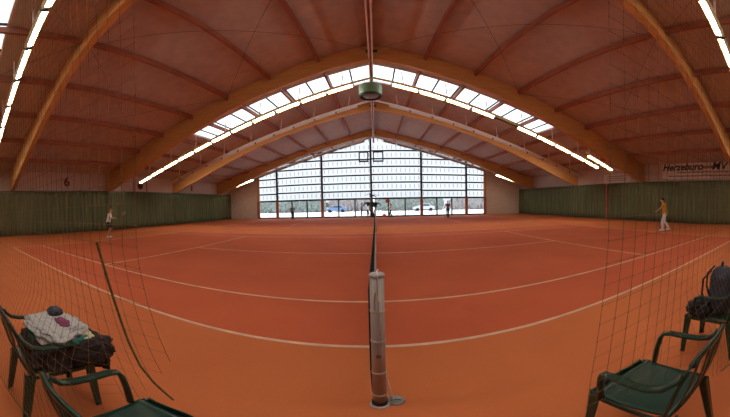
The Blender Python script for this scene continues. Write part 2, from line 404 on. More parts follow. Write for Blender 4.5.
# ridge tray under the frames
t = empty('ridge_cable_tray', (-.03, 0, 0), label='pinkish twin-rail cable tray running under the ridge', cat='cable tray')
MB().box((-.09, (-6 + 27.8) / 2, 8.55), (.06, 33.8, .09)).build('rail', 'pipe', t); MB().box((.05, (-6 + 27.8) / 2, 8.55), (.06, 33.8, .09)).build('rail', 'pipe', t)
MB().box((-.02, (-6 + 27.8) / 2, 8.60), (.10, 33.8, .02)).build('tray_bed', 'purlin', t)
for y in range(-5, 28, 3): MB().box((-.02, y + .4, 8.80), (.03, .03, .42)).build('hanger', 'darksteel', t)

# ------------------------------------------------------------------ lamp rows
RZL, RSL = 8.42, .278
def lz(x, off=0): return RZL + off - RSL * abs(x)
def make_lamp(lit, face, tm='trough'):
    r = empty('fluorescent_lamp')
    # local: x along the slope, y faces the court (face=+1/-1)
    tilt = Matrix.Rotation(face * .55, 3, 'X')          # the open side leans towards the court it lights
    b = MB(); b.box(tilt @ Vector((0, 0, .075)), (1.38, .22, .02), rot=tilt)
    for e in (-1, 1): b.box(tilt @ Vector((0, e * .11, .03)), (1.38, .02, .09), rot=tilt)
    b.build('reflector_trough', tm, r)
    b = MB(); b.box(tilt @ Vector((0, 0, .01)), (1.32, .09, .05), rot=tilt); b.build('tube', 'tube' if lit else 'deadtube', r)
    for e in (-1, 1): MB().box(tilt @ Vector((e * .69, 0, .03)), (.03, .22, .10), rot=tilt).build('end_cap', 'darksteel', r)
    return r
PITCH = 1.44
rows = [(-4.6, -1, 'row behind overhead skylight', 0, 'all', 9.5), (-.5, 1, 'row nearest the viewer', .0, 'all', 17),
        (11.3, -1, 'row at near edge of far skylight', .0, 'all', 16.9), (14.75, 1, 'row beyond far skylight', .0, 'all', 16.9),
        (26.1, -1, 'row before glazed end wall', .25, 'ends', 16.9)]
protos = {}
for y, face, nm, off, mode, xmax in rows:
    for sg, sd in ((-1, 'left'), (1, 'right')):
        q = empty('lamp_rail', (0, y, 0), label='%s half of the hanging lamp rail, %s' % (sd, nm), cat='lamp rail', group='lamp rails')
        MB().bar((0, 0, lz(0, off) + .18), (sg * xmax, 0, lz(xmax, off) + .18), .09, .10).build('rail', 'pipe' if face * y > 0 or mode == 'ends' else 'trough', q)
        x = 1.6
        while x < xmax:
            MB().ring([(sg * x, 0, lz(x, off) + .15), (sg * (x - .1), 0, roof(x) - .0)], .028, 6).build('hanger', 'pipe', q); x += 2.32
        n = int((xmax - .9) / PITCH)
        for k in range(n):
            x = .95 + PITCH * (k + .5)
            if mode == 'ends' and k < n - 2: lit0 = False
            else: lit0 = True
            lit = lit0 and not (y == 11.3 and sg == 1 and k == 4)
            if y == 11.3 and sg == 1 and x > 15: continue
            key = (lit, face, 'pipe' if y == 14.75 or mode == 'ends' and not lit else 'trough')
            if key not in protos:
                o = make_lamp(*key); protos[key] = o; index_kids(o)
            else: o = copy_tree(protos[key])
            o.location = (sg * x, y, lz(x, off)); o.rotation_euler = (0, sg * math.atan(RSL), 0)
            tag(o, '%s lamp, number %d from the ridge, %s %s' % ('lit' if lit else 'unlit', k + 1, sd, nm), 'lamp', 'lamps of the ' + nm)
# stitching double of the lamp row's right end, added as a short rail
q = empty('lamp_rail', (0, 10.6, 0), label='short stitching double of the lamp rail near the right wall banner', cat='lamp rail', group='lamp rails')
def sz(x): return 4.84 - .292 * (x - 13.35)
MB().bar((13.3, 0, sz(13.3) + .17), (16.8, 0, sz(16.8) + .17), .06, .07).build('rail', 'trough', q)
for x in (13.6, 16.4): MB().ring([(x, 0, sz(x) + .15), (x, 0, roof(x))], .028, 6).build('hanger', 'pipe', q)
for k, x in enumerate((14.1, 15.5)):
    o = copy_tree(protos[(True, -1, 'trough')]); o.location = (x, 10.6, sz(x)); o.rotation_euler = (0, math.atan(.292), 0)
    tag(o, '%s stitch-doubled lamp of the short rail near the right wall' % ('upper', 'lower')[k], 'lamp', 'lamps of the short rail')

# ridge fan
f = empty('ceiling_fan_heater', (-.12, 11.75, 0), label='round pale green air blower hanging under the ridge', cat='blower')
MB().lathe([(.52, 7.72), (.60, 7.66), (.62, 7.66), (.62, 8.20), (.58, 8.26), (.2, 8.3)], 40).build('drum', 'fan', f, smooth=False)
MB().lathe([(.50, 7.56), (.58, 7.56), (.61, 7.66), (.48, 7.68), (.46, 7.6)], 40, cap=False).build('rim', 'fandark', f)
b = MB(); b.lathe([(.38, 7.60), (.1, 7.57), (.1, 7.62), (.38, 7.62)], 32)
for k in range(6):
    a = k * PI / 3; b.bar((0, 0, 7.60), (math.cos(a) * .5, math.sin(a) * .5, 7.62), .03, .02)
b.build('grille', 'fangrey', f)
for a in (.5, 2.6, 4.7): MB().ring([(.4 * math.cos(a), .4 * math.sin(a), 8.25), (.3 * math.cos(a), .3 * math.sin(a), roof(.4) - .05)], .012, 6).build('hanger', 'darksteel', f)

# ------------------------------------------------------------------ curtains along both side walls
def curtain(sg, ya, yb, lab, seed):
    r = empty('divider_curtain', (sg * 18.28, (ya + yb) / 2, 0), label=lab, cat='curtain', group='green curtains'); L = yb - ya; ht = 3.13
    n = int(L / .055); b = MB(); rnd = random.Random(seed); ph = rnd.random() * 6
    def fn(u, v):
        y = (u - .5) * L; a = .045 + .025 * noise.noise(Vector((y * .8, seed, 0)))
        x = a * math.sin(y * 2 * PI / .36 + 1.3 * math.sin(y * 1.1 + ph) + ph) * (1 - .25 * v) + .03 * noise.noise(Vector((y * .7, v * 2, seed)))
        return (x, y, .03 + v * (ht - .03) + .02 * math.sin(y * .9 + ph))
    b.grid(fn, n, 6, .006); b.build('cloth', 'curtain', r, smooth=True)
    MB().box((0, 0, ht + .03), (.05, L, .05)).build('hanging_rail', 'darksteel', r)
curtain(-1, -9, 1.3, 'green floor-length curtain at the left wall, nearest stretch', 1)
curtain(-1, 1.3, 9.17, 'green curtain at the left wall under the numeral 6', 2)
curtain(-1, 9.17, 17.0, 'green curtain at the left wall between second and third frames', 3)
curtain(-1, 17.0, 27.9, 'green curtain at the left wall, farthest stretch', 4)
curtain(1, -9, 1.3, 'green floor-length curtain at the right wall, nearest stretch', 5)
curtain(1, 1.3, 9.17, 'green curtain at the right wall under the large banner', 6)
curtain(1, 9.17, 12.82, 'green curtain at the right wall under the small banner', 7)
curtain(1, 13.08, 27.9, 'green curtain at the right wall, farthest stretch', 8)
tag(MB().box((18.3, 12.95, 1.56), (.14, .18, 3.12)).build('wooden_post', 'purlin'), 'brown post in the gap between right wall curtains', 'post')

# wall graphics
r = empty('wall_numeral', (-18.42, 5.6, 3.85), label='dark red numeral 6 painted on the left wall', cat='numeral')
text_mesh('digit', '6', .95, 'redmark', r, (0.02, 0, 0), (PI / 2, 0, PI / 2), .01, .03)
r = empty('wall_banner', (18.38, 4.2, 3.95), label='long pale advertising banner with dark lettering on right wall', cat='banner')
MB().box((0, 0, 0), (.03, 6.3, 1.2)).build('panel', 'banner', r)
text_mesh('lettering', 'Herzeburo', .74, 'bannerink', r, (-.03, 1.5, .28), (PI / 2, 0, -PI / 2), .004, .02, .25)
text_mesh('lettering', 'MV', .80, 'bannerink', r, (-.03, -1.38, .28), (PI / 2, 0, -PI / 2), .004, .014, .2)
b = MB(); b.box((-.02, -.62, .24), (.01, 1.0, .22)); b.build('faded_patch', 'bannergrey', r)
rnd = random.Random(3)
for row, z, y0, y1 in ((0, -.12, 1.9, -2.4), (1, -.40, 2.6, -2.6)):
    y = y0; b = MB()
    while y > y1:
        L = .12 + .25 * rnd.random(); b.box((-.02, y - L / 2, z + .02 * rnd.random()), (.01, L, .11)); y -= L + .03
    b.build('small_print_line', 'bannergrey', r)
r = empty('wall_banner', (18.38, 11.9, 3.62), label='small pale banner with faint stripes on right wall', cat='banner')
MB().box((0, 0, 0), (.03, 2.9, .75)).build('panel', 'banner', r)
b = MB()
for z in (-.18, .0, .18): b.box((-.02, 0, z), (.01, 2.3 - abs(z), .06))
b.build('faint_print', 'bannergrey', r)
r = empty('wall_crest', (-18.42, 12.7, 3.72), label='small round emblem between dark posts on the left wall', cat='emblem')
b = MB(); b.lathe([(.26, 0), (.3, .0), (.3, .03), (.26, .03)], 24, cap=True); o = b.build('ring', 'redmark', r); o.rotation_euler = (0, PI / 2, 0)
for y in (-.75, .75): MB().box((.02, y, .1), (.05, .12, 1.3)).build('side_post', 'purlin', r)
tag(MB().box((-18.4, 19.9, 3.75), (.04, .22, .6)).build('wall_plaque', 'redmark'), 'small dark red plaque on the far left wall panel', 'plaque')

# ------------------------------------------------------------------ tennis nets
def court_net(oy, lab, near, fine=True):
    n = empty('tennis_net', (0, oy, 0), label='black tennis net with white tape across the %s court' % near, cat='net')
    ya, yb = -.87, 11.84
    def top(y): return 1.065 - .151 * (1 - ((y - 5.485) / 6.4) ** 2) if abs(y - 5.485) < 6.4 else 1.065
    def sag(y, t):  # t = 0 top .. 1 bottom
        return -.052 * math.sin(min(1, t * 5) * PI / 2) * (.55 + .45 * min(1, max(0, (y + .9) / .4))) - .004
    b = MB(); st = .045 if fine else .12; y = ya
    def thread(pts, rad):
        prev = None
        for p in pts:
            q = [b.bm.verts.new(Vector(p) + Vector(d) * rad) for d in ((1, 0, 0), (0, .7, .7), (-1, 0, 0), (0, -.7, -.7))]
            if prev:
                for j in range(4): b.bm.faces.new((prev[j], prev[(j + 1) % 4], q[(j + 1) % 4], q[j]))
            prev = q
    while y <= yb:
        zt = top(y); thread([(sag(y, t), y, zt - .03 - t * (zt - .08)) for t in (0, .06, .12, .2, .35, .6, 1)], .003); y += st
    k = 1
    rows_ = int(1.0 / st)
    for k in range(1, rows_ + 1):
        t = k / rows_; ys = [ya + (yb - ya) * j / 24 for j in range(25)]
        thread([(sag(y, t), y, top(y) - .03 - t * (top(y) - .08)) for y in ys], .003)
    b.build('mesh', 'blacknet', n)
    ys = [ya + (yb - ya) * j / 30 for j in range(31)]
    MB().flat([(0, y, top(y) - .028) for y in ys], .058, .012, (0, 0, 1)).build('top_tape', 'tape', n)
    MB().ring([(0, y, top(y) + .006) for y in ys], .004, 6).build('headline_cable', 'darksteel', n)
    MB().flat([(0, 5.485, .9), (0, 5.485, .02)], .05, .012, (0, 1, 0)).build('centre_strap', 'tape', n)
    return n
def net_post(x, y, lab, winch):
    r = empty('net_post', (x, y, 0), label=lab, cat='net post', group='tennis net posts'); R = .044
    MB().lathe([(R, .0), (R, 1.045)], 28).build('shaft', 'post', r, smooth=True)
    MB().lathe([(R + .001, 1.045), (R + .004, 1.05), (R + .004, 1.062), (R - .004, 1.069), (.01, 1.071)], 28).build('cap', 'postband', r)
    b = MB(); b.ring([(R * .2, R + .012, 1.078), (0, 0, 1.081), (R * .15, -R, 1.07), (R * .2, -R - .006, .9)], .004, 6); b.build('tension_cord', 'tape', r)
    for z in (.82, .60, .335, .12):
        MB().lathe([(R, z - .008), (R + .003, z - .005), (R + .003, z + .005), (R, z + .008)], 28, cap=False).build('band', 'postband', r)
    MB().lathe([(R + .006, .018), (R + .008, .022), (R + .008, .045), (R + .004, .05)], 28).build('ground_collar', 'black', r)
    MB().lathe([(R + .02, .001), (R + .02, .008), (R + .004, .016)], 28).build('ground_sleeve', 'post', r)
    o = MB().lathe([(.013, 0), (.013, .003)], 20).build('badge', 'black', r); o.location = (.0, -R, .49); o.rotation_euler = (PI / 2, 0, 0)
    o = MB().lathe([(.006, 0), (.006, .002)], 14).build('badge_centre', 'postband', r); o.location = (.0, -R - .003, .49); o.rotation_euler = (PI / 2, 0, 0)
    b = MB(); b.ring([(-.012, -R - .004, .96), (-.022, -R + .004, .9), (-.016, -R - .002, .84), (-.002, -R - .006, .82), (.006, -R - .006, .9), (.0, -R - .005, 1.03)], .0035, 6)
    b.ring([(.006, -R - .004, .96), (.008, -R - .006, .7), (.004, -R - .005, .5)], .003, 6); b.build('loose_cord', 'postband', r)
    if winch:
        b = MB(); b.ring([(.035, .02, .34), (.055, .05, .2), (.085, .02, .02)], .0045, 6); b.build('anchor_strap', 'tape', r)
        b = MB(); b.lathe([(.0, .0), (.06, .0), (.055, .012), (.02, .02)], 20, c=(.10, .03, 0)); b.box((.10, .03, .02), (.06, .02, .02)); b.build('ground_anchor', 'steel', r)
    return r
court_net(0, '', 'near'); court_net(15.2, '', 'far', False)
net_post(0.01, -.914, 'round aluminium net post with strap in the centre foreground', True)
net_post(0, 11.885, 'aluminium net post at the far side of the near court', False)
net_post(0, 15.2 - .914, 'aluminium net post at the near side of the far court', False)
net_post(0, 15.2 + 11.885, 'aluminium net post at the far side of the far court', False)

# ------------------------------------------------------------------ divider nets hanging beside the viewer
DY = -2.19
def side_net(sg, xin, lab, bulge, bottom):
    r = empty('divider_net', (0, 0, 0), label=lab, cat='net', group='hanging divider nets')
    S = .045; ZT = 4.3
    def P(x, z):
        k = math.exp(-max(0, (abs(x) - abs(xin))) * 2.6)
        y = DY + (bulge * k * max(0, (1.45 - z) / .6) ** 1.5 if z < 1.45 else 0)
        y += .012 * noise.noise(Vector((x * 2, z * 1.5, sg)))
        q1 = min(1, max(0, (abs(x) - (.60 if sg < 0 else .72)) / .12)); q2 = min(1, max(0, (1.2 - z) / .3))   # hangs behind the chair backs
        y -= .10 * q1 * q1 * (3 - 2 * q1) * q2 * q2 * (3 - 2 * q2)
        xx = x + .018 * noise.noise(Vector((x * 1.5, z * 1.7, 3 + sg))) + (.04 * (z - 1.45) * sg * -1 * .6 if z > 1.45 else 0)
        return Vector((xx, y, z))
    b = MB()
    def thread(pts, rad):
        prev = None
        for p in pts:
            q = [b.bm.verts.new(p + Vector(d) * rad) for d in ((1, 0, 0), (0, 1, 0), (-1, 0, 0), (0, -1, 0))]
            if prev:
                for j in range(4): b.bm.faces.new((prev[j], prev[(j + 1) % 4], q[(j + 1) % 4], q[j]))
            prev = q
    def threadh(pts, rad):
        prev = None
        for p in pts:
            q = [b.bm.verts.new(p + Vector(d) * rad) for d in ((0, 0, 1), (0, 1, 0), (0, 0, -1), (0, -1, 0))]
            if prev:
                for j in range(4): b.bm.faces.new((prev[j], prev[(j + 1) % 4], q[(j + 1) % 4], q[j]))
            prev = q
    ncol = 38
    xs = [xin + sg * S * k for k in range(ncol)]
    for x in xs:
        z = bottom(x); pts = []
        while z < ZT: pts.append(P(x, z)); z += .09
        pts.append(P(x, ZT)); thread(pts, .0007)
    z = ZT
    while z > .25:
        pts = [P(x, z) for x in xs if bottom(x) <= z + .001]
        if len(pts) > 1: threadh(pts, .0005)
        z -= S
    for x in xs:                                   # knots
        z = ZT - S * 12
        while z > bottom(x):
            p = P(x, z); q = [b.bm.verts.new(p + Vector(d) * .0022) for d in ((1, 0, 0), (0, 1, 0), (-1, 0, 0), (0, -1, 0), (0, 0, 1), (0, 0, -1))]
            for j in range(4): b.bm.faces.new((q[j], q[(j + 1) % 4], q[4])); b.bm.faces.new((q[(j + 1) % 4], q[j], q[5]))
            z -= S
    b.build('mesh', 'olivenet', r)
    MB().ring([P(x, bottom(x)) for x in xs if abs(x) > (1.05 if sg < 0 else .9)], .003, 8).build('bottom_rope', 'oliverope', r)
    return r, P, xs
def bl(x):
    a = abs(x); return 1.12 - (a - .4) * 1.35 if a < .57 else (.89 - (a - .57) / .53 * .58 if a < 1.1 else .31)
def br(x):
    a = abs(x); return .96 if a < .45 else .96 - (a - .45) * .33
nl, PL, xl = side_net(-1, -.40, 'olive divider net hanging at the left over the chairs', .21, bl)
MB().ring([(-.557, CAM.y + d_, z) for z, d_ in ((.80, .565), (.86, .53), (.93, .49), (1.02, .445), (1.12, .41), (1.26, .37), (1.42, .325))], .0036, 8).build('edge_rope', 'oliverope', nl)
nr, PR, xr = side_net(1, .40, 'olive divider net hanging at the right before the empty chair', .07, br)
tag(MB().ring([(-18.3, DY, 4.3), (18.3, DY, 4.3)], .005, 6).build('net_support_cable', 'darksteel'), 'steel cable between side walls carrying the divider nets', 'cable')

# ------------------------------------------------------------------ plastic chairs
def make_chair():
    r = empty('plastic_armchair')
    def lerp(a, b, t): return a + (b - a) * t
    b = MB()
    def seat(u, v):
        x = (u - .5) * 2; y = lerp(-.20, .225, v)
        hw = lerp(.20, .235, v); z = .425 + .018 * (x * x) - .012 * math.sin(v * PI) - (.03 * max(0, (v - .85) / .15) ** 2) - (0.012 * (1 - v))
        return (x * hw, y - (.03 * x * x if v > .9 else 0), z)
    b.grid(seat, 16, 16, .012); b.build('seat', 'greenplastic', r, smooth=True)
    b = MB()
    for sg in (-1, 1): b.flat([(sg * .232, y, .405) for y in (-.19, -.05, .1, .2)], .035, .012, (0, 0, 1))
    b.flat([(-.22, .215, .40), (0, .235, .40), (.22, .215, .40)], .04, .012, (0, 0, 1)); b.build('seat_apron', 'greenplastic', r)
    # back: outer loop frame, slats
    loop = []
    for k in range(25):
        t = k / 24; a = PI * t
        x = -.25 * math.cos(a) ; x = math.copysign(abs(math.cos(a)) ** .55, math.cos(a)) * -.245
        z = .44 + .41 * math.sin(a) ** .45
        y = -.19 - .10 * ((z - .44) / .41) - .035 * (1 - (x / .245) ** 2)
        loop.append((x, y, z))
    MB().flat(loop, .042, .016, [(0, -.25, 1) if 5 < k < 19 else (1, .2, 0) for k in range(25)]).build('back_frame', 'greenplastic', r, smooth=True)
    for k in range(5):
        x = (k - 2) * .082
        pts = []
        for j in range(9):
            t = j / 8; z = .43 + .40 * t; y = -.19 - .10 * t - .035 * (1 - (x / .245) ** 2) * (.4 + .6 * t) - .012 * math.sin(t * PI)
            pts.append((x * (1 + .12 * t), y, z))
        MB().flat(pts, .036, .007, (1, 0, 0)).build('back_slat', 'greenplastic', r, smooth=True)
    for sg in (-1, 1):
        pts = [(.238, -.262, .76), (.262, -.245, .725), (.28, -.20, .68), (.286, -.14, .66), (.286, -.05, .655), (.284, .04, .655), (.278, .085, .645), (.27, .105, .61), (.258, .12, .53), (.244, .13, .42)]
        pts = [(sg * x, y, z) for x, y, z in pts]
        side = [(1, .3, 0)] * 2 + [(1, 0, 0)] * 4 + [(1, 0, 0)] * 4
        MB().flat(pts, [.03, .036, .042, .046, .048, .046, .044, .04, .038, .04], .022, side).build('armrest', 'greenplastic', r, smooth=True)
        for fy, dy in ((.19, .045), (-.19, -.045)):
            b = MB()
            A = Vector((sg * .215, fy, .42)); B = Vector((sg * .235, fy + dy, 0))
            b.flat([A, A.lerp(B, .5), B], [.07, .055, .042], .01, (0, 1, 0))
            b.flat([A + Vector((-sg * .02, math.copysign(.028, fy), 0)), A.lerp(B, .5) + Vector((-sg * .016, math.copysign(.022, fy), 0)), B + Vector((-sg * .012, math.copysign(.016, fy), 0))], [.05, .042, .032], .01, (1, 0, 0))
            b.build('leg', 'greenplastic', r, smooth=False)
    return r
chair = make_chair(); index_kids(chair)
spots = [(-1.71, -1.93, 0, 'dark green plastic armchair under the heap of clothes, left'),
         (-.745, -1.925, .0, 'dark green plastic armchair cut off by the lower left edge'),
         (1.145, -1.865, 0, 'empty dark green plastic armchair with the whole seat showing, right'),
         (2.45, -1.80, -.05, 'dark green plastic armchair holding the backpack, far right')]
for i, (x, y, a, lab) in enumerate(spots):
    o = chair if i == 0 else copy_tree(chair)
    o.location = (x, y, 0); o.rotation_euler = (0, 0, a); tag(o, lab, 'chair', 'green plastic armchairs')

# heap of clothes on the left chair
cx, cy_ = -1.69, -1.86
def cloth_lump(name, m, c, r, amp, fr, seed, fb, parent=None, ex=None):
    return MB().blob(c, r, 5, amp, fr, seed, fb, ex).build(name, m, parent, smooth=True)
j = empty('brown_jacket', (cx, cy_, .435), label='dark brown woolly jacket heaped over the left chair seat', cat='jacket')
cloth_lump('body', 'brown', (.01, -.03, .10), (.27, .23, .115), .20, 2.2, 2, .10, j, .7)
cloth_lump('sleeve', 'brown', (.21, .10, .12), (.12, .16, .10), .22, 2.6, 5, .10, j, .8)
cloth_lump('hem', 'brown', (.02, .215, .03), (.24, .055, .14), .22, 2.5, 9, None, j, .8)
j = empty('grey_sweater', (cx, cy_, .63), label='folded pale grey knitted sweater on the brown jacket', cat='sweater')
cloth_lump('body', 'greycloth', (-.02, -.03, .045), (.26, .17, .05), .22, 2.0, 12, .045, j, .7)
MB().flat([(-.10, -.20, .01), (.06, -.195, .01), (.20, -.12, .01), (.245, .0, .02), (.22, .1, .03)], .035, .02, (0, 0, 1)).build('teal_trim', 'teal', j, smooth=True)
cloth_lump('cream_lining', 'cream', (.10, .11, .015), (.17, .05, .03), .2, 2.5, 21, .02, j, .8)
j = empty('dark_pouch', (cx - .13, cy_ + .02, .715), label='small dark patterned pouch on top of the clothes heap', cat='pouch')
cloth_lump('body', 'bag', (0, 0, .03), (.07, .05, .035), .15, 2, 31, .03, j, .8)
tag(cloth_lump('magenta_scarf', 'magenta', (cx + .05, cy_ + .01, .725), (.09, .04, .018), .25, 2.5, 40, .018), 'crumpled magenta scarf lying on the grey sweater', 'scarf')

# backpack on the far right chair
j = empty('backpack', (2.44, -1.86, .43), .15, label='charcoal backpack with black straps standing on the far right chair', cat='backpack')
MB().blob((0, 0, .23), (.16, .11, .235), 4, .08, 2, 3, .23, .62).build('body', 'bag', j, smooth=True)
MB().blob((0, -.11, .15), (.12, .05, .13), 4, .06, 2, 5, None, .6).build('front_pocket', 'bagblack', j, smooth=True)
for sx in (-1, 1):
    MB().flat([(sx * .09, .09, .44), (sx * .11, .16, .36), (sx * .12, .17, .22), (sx * .13, .12, .05)], .05, .014, (1, 0, 0)).build('shoulder_strap', 'bagblack', j, smooth=True)
    MB().flat([(sx * .10, -.145, .28), (sx * .10, -.17, .16), (sx * .10, -.13, .05)], .014, .006, (1, 0, 0)).build('reflective_strip', 'reflect', j)
MB().ring([(-.05, 0, .45), (-.035, 0, .50), (.035, 0, .50), (.05, 0, .45)], .010, 8).build('carry_handle', 'bagblack', j, smooth=True)
j = empty('dark_jacket', (2.33, -1.70, .43), label='black jacket lying crumpled in front of the backpack', cat='jacket')
cloth_lump('body', 'bagblack', (0, 0, .07), (.16, .12, .08), .22, 2.4, 50, .07, j, .8)

# ------------------------------------------------------------------ people
def skin_mesh(nodes, edges, root, sub=2):
    """nodes: name -> (co, rx, ry); a continuous skinned surface"""
    names = list(nodes); idx = {n: i for i, n in enumerate(names)}
    me = bpy.data.meshes.new('tmp'); me.from_pydata([nodes[n][0] for n in names], [(idx[a], idx[b]) for a, b in edges], [])
    o = bpy.data.objects.new('tmp', me); C.objects.link(o)
    md = o.modifiers.new('s', 'SKIN'); md.use_smooth_shade = True
    if not me.skin_vertices: me.skin_vertices.new()
    for i, n in enumerate(names):
        v = me.skin_vertices[0].data[i]; v.radius = nodes[n][1:3] if len(nodes[n]) > 2 else (nodes[n][1],) * 2
        v.use_root = (n == root)
    s = o.modifiers.new('u', 'SUBSURF'); s.levels = sub; s.render_levels = sub
    dg = bpy.context.evaluated_depsgraph_get(); out = bpy.data.meshes.new_from_object(o.evaluated_get(dg))
    bpy.data.objects.remove(o); bpy.data.meshes.remove(me); return out
def mk(name, me, m, parent):
    me.materials.clear(); me.materials.append(M[m]); me.name = name
    for p in me.polygons: p.use_smooth = True
    o = bpy.data.objects.new(name, me); C.objects.link(o); o.parent = parent; return o
def person(label, loc, rz, H=1.75, pose=None, top='white', sleeves='short', bottom='navy', legs='long', shoes='white', hair='hair_dark', group=None, hands=True, extras=None):
    s = H / 1.75
    J = dict(pelvis=(0, 0, .95), spine=(0, 0, 1.12), chest=(0, 0, 1.32), neck=(0, 0, 1.47), headc=(0, .01, 1.62),
             lsh=(-.175, 0, 1.40), lel=(-.24, -.02, 1.12), lwr=(-.26, .08, .89), lpa=(-.26, .11, .82),
             rsh=(.175, 0, 1.40), rel=(.24, -.02, 1.12), rwr=(.26, .08, .89), rpa=(.26, .11, .82),
             lhip=(-.095, 0, .90), lkn=(-.10, .03, .49), lan=(-.11, 0, .09), ltoe=(-.12, .15, .035),
             rhip=(.095, 0, .90), rkn=(.10, .03, .49), ran=(.11, 0, .09), rtoe=(.12, .15, .035))
    J.update(pose or {}); J = {k: Vector(v) for k, v in J.items()}
    r = empty('person', loc, rz, label=label, cat='person', group=group); r.scale = (s, s, s)
    rad = dict(pelvis=(.125, .095), spine=(.115, .085), chest=(.135, .09), neck=.055, headc=.06, lsh=.062, lel=.042, lwr=.028, lpa=(.036, .018),
               lhip=.080, lkn=.056, lan=.038, ltoe=(.038, .022))
    def rr(n):
        q = rad.get(n, rad.get('l' + n[1:])); return q if isinstance(q, tuple) else (q, q)
    E = [('pelvis', 'spine'), ('spine', 'chest'), ('chest', 'neck'), ('neck', 'headc'), ('chest', 'lsh'), ('lsh', 'lel'), ('lel', 'lwr'), ('lwr', 'lpa'),
         ('chest', 'rsh'), ('rsh', 'rel'), ('rel', 'rwr'), ('rwr', 'rpa'), ('pelvis', 'lhip'), ('lhip', 'lkn'), ('lkn', 'lan'), ('lan', 'ltoe'),
         ('pelvis', 'rhip'), ('rhip', 'rkn'), ('rkn', 'ran'), ('ran', 'rtoe')]
    me = skin_mesh({n: (J[n], *rr(n)) for n in J}, E, 'pelvis')
    bm = bmesh.new(); bm.from_mesh(me); bpy.data.meshes.remove(me)
    mb = MB(); mb.bm.free(); mb.bm = bm
    # head with nose, brow, mouth, ears
    hc = J['headc']; nk = (J['headc'] - J['neck']).normalized(); fw = Vector((0, 1, 0)); fw = (fw - nk * fw.dot(nk)).normalized(); lf = fw.cross(nk)
    def HP(a, b_, c): return hc + lf * a + fw * b_ + nk * c
    v = bmesh.ops.create_icosphere(bm, subdivisions=4, radius=1)['verts']
    for q in v:
        x, y, z = q.co; ww = .078 * (1 - .22 * max(0, -z)); yy = y * .095; zz = z * .118
        if y > .6: yy -= .006 * math.exp(-((z - .02) / .12) ** 2) * math.exp(-((abs(x) - .33) / .16) ** 2) * 1.2
        if y > .5: yy += .006 * math.exp(-((z + .52) / .1) ** 2) * math.exp(-(x / .25) ** 2)
        q.co = HP(x * ww, yy + .008, zz + .01)
    mb.ring([HP(0, .098, .02), HP(0, .114, -.012), HP(0, .119, -.024), HP(0, .10, -.032)], [.006, .011, .014, .006], 8)
    for e in (-1, 1):
        v = bmesh.ops.create_icosphere(bm, subdivisions=2, radius=1)['verts']
        for q in v: q.co = HP(e * .078 + q.co.x * .010, q.co.y * .018, q.co.z * .03 - .005)
    if hands:
        for sd in 'lr':
            wr, pa = J[sd + 'wr'], J[sd + 'pa']; d = (pa - wr).normalized(); ax = Vector((0, 0, 1)) if abs(d.z) < .7 else Vector((0, 1, 0))
            sdv = d.cross(ax).normalized(); nm = sdv.cross(d).normalized(); cu = nm * (1 if sd == 'l' else -1)
            for k, (o_, L) in enumerate(((-.027, .068), (-.009, .076), (.009, .072), (.026, .056))):
                base = pa + sdv * o_ * .9; t1 = (d * .85 + cu * .5).normalized(); t2 = (d * .4 + cu * .9).normalized()
                mb.ring([base - d * .012, base + d * .02, base + d * .02 + t1 * L * .4, base + d * .02 + t1 * L * .4 + t2 * L * .45], [.0095, .009, .008, .006], 6)
            tb = pa - d * .03 - sdv * .02; mb.ring([tb, tb - sdv * .03 + d * .025 + cu * .01, tb - sdv * .035 + d * .05 + cu * .02], [.012, .010, .007], 6)
    bmesh.ops.recalc_face_normals(bm, faces=bm.faces[:]); me = bpy.data.meshes.new('body'); bm.to_mesh(me); bm.free(); mk('body', me, 'skin', r)
    # hair
    hb = MB(); v = bmesh.ops.create_icosphere(hb.bm, subdivisions=4, radius=1)['verts']
    for q in v: q.co = HP(q.co.x * .088, q.co.y * .105 - .004, q.co.z * .125 + .02)
    bmesh.ops.bisect_plane(hb.bm, geom=hb.bm.verts[:] + hb.bm.edges[:] + hb.bm.faces[:], plane_co=HP(0, .045, .045), plane_no=(fw * .8 - nk * .75).normalized(), clear_outer=True)
    hb.build('hair', hair, r, smooth=True)
    for e in (-1, 1):
        eb_ = MB(); v = bmesh.ops.create_icosphere(eb_.bm, subdivisions=2, radius=.010)['verts']; bmesh.ops.translate(eb_.bm, vec=HP(e * .031, .088, .012), verts=v); eb_.build('eye', 'hair_dark', r)
    # clothes
    def ell(m, pts, rad, n=24):
        rings = []
        for p, (rx, ry) in zip(pts, rad):
            rings.append([m.bm.verts.new(Vector(p) + Vector((rx * math.cos(2 * PI * j / n), ry * math.sin(2 * PI * j / n), 0))) for j in range(n)])
        for A, B in zip(rings, rings[1:]):
            for j in range(n): m.bm.faces.new((A[j], A[(j + 1) % n], B[(j + 1) % n], B[j]))
        m.bm.faces.new(rings[0][::-1]); m.bm.faces.new(rings[-1])
    P_, S_, H_, K_ = J['pelvis'], J['spine'], J['chest'], J['neck']; up_ = Vector((0, 0, 1))
    m = MB(); ell(m, [P_ - up_ * .05, P_ + up_ * .04, S_, H_ - up_ * .04, H_ + up_ * .06, H_.lerp(K_, .75), K_ - up_ * .01],
                  [(.172, .132), (.165, .128), (.150, .120), (.180, .130), (.175, .115), (.10, .08), (.066, .066)])
    for sd in 'lr':
        sh, e_, wr = J[sd + 'sh'], J[sd + 'el'], J[sd + 'wr']; inn = sh.lerp(H_ + up_ * .05, .45)
        if sleeves == 'short': m.ring([inn, sh, sh.lerp(e_, .4), sh.lerp(e_, .78)], [.062, .078, .068, .064], 14)
        else: m.ring([inn, sh, sh.lerp(e_, .5), e_, e_.lerp(wr, .9)], [.062, .076, .062, .054, .042], 14)
    m.build('shirt', top, r, smooth=True)
    m = MB(); ell(m, [P_ + up_ * .07, P_, P_ - up_ * .08, P_ - up_ * .13], [(.150, .118), (.164, .126), (.168, .128), (.12, .10)])
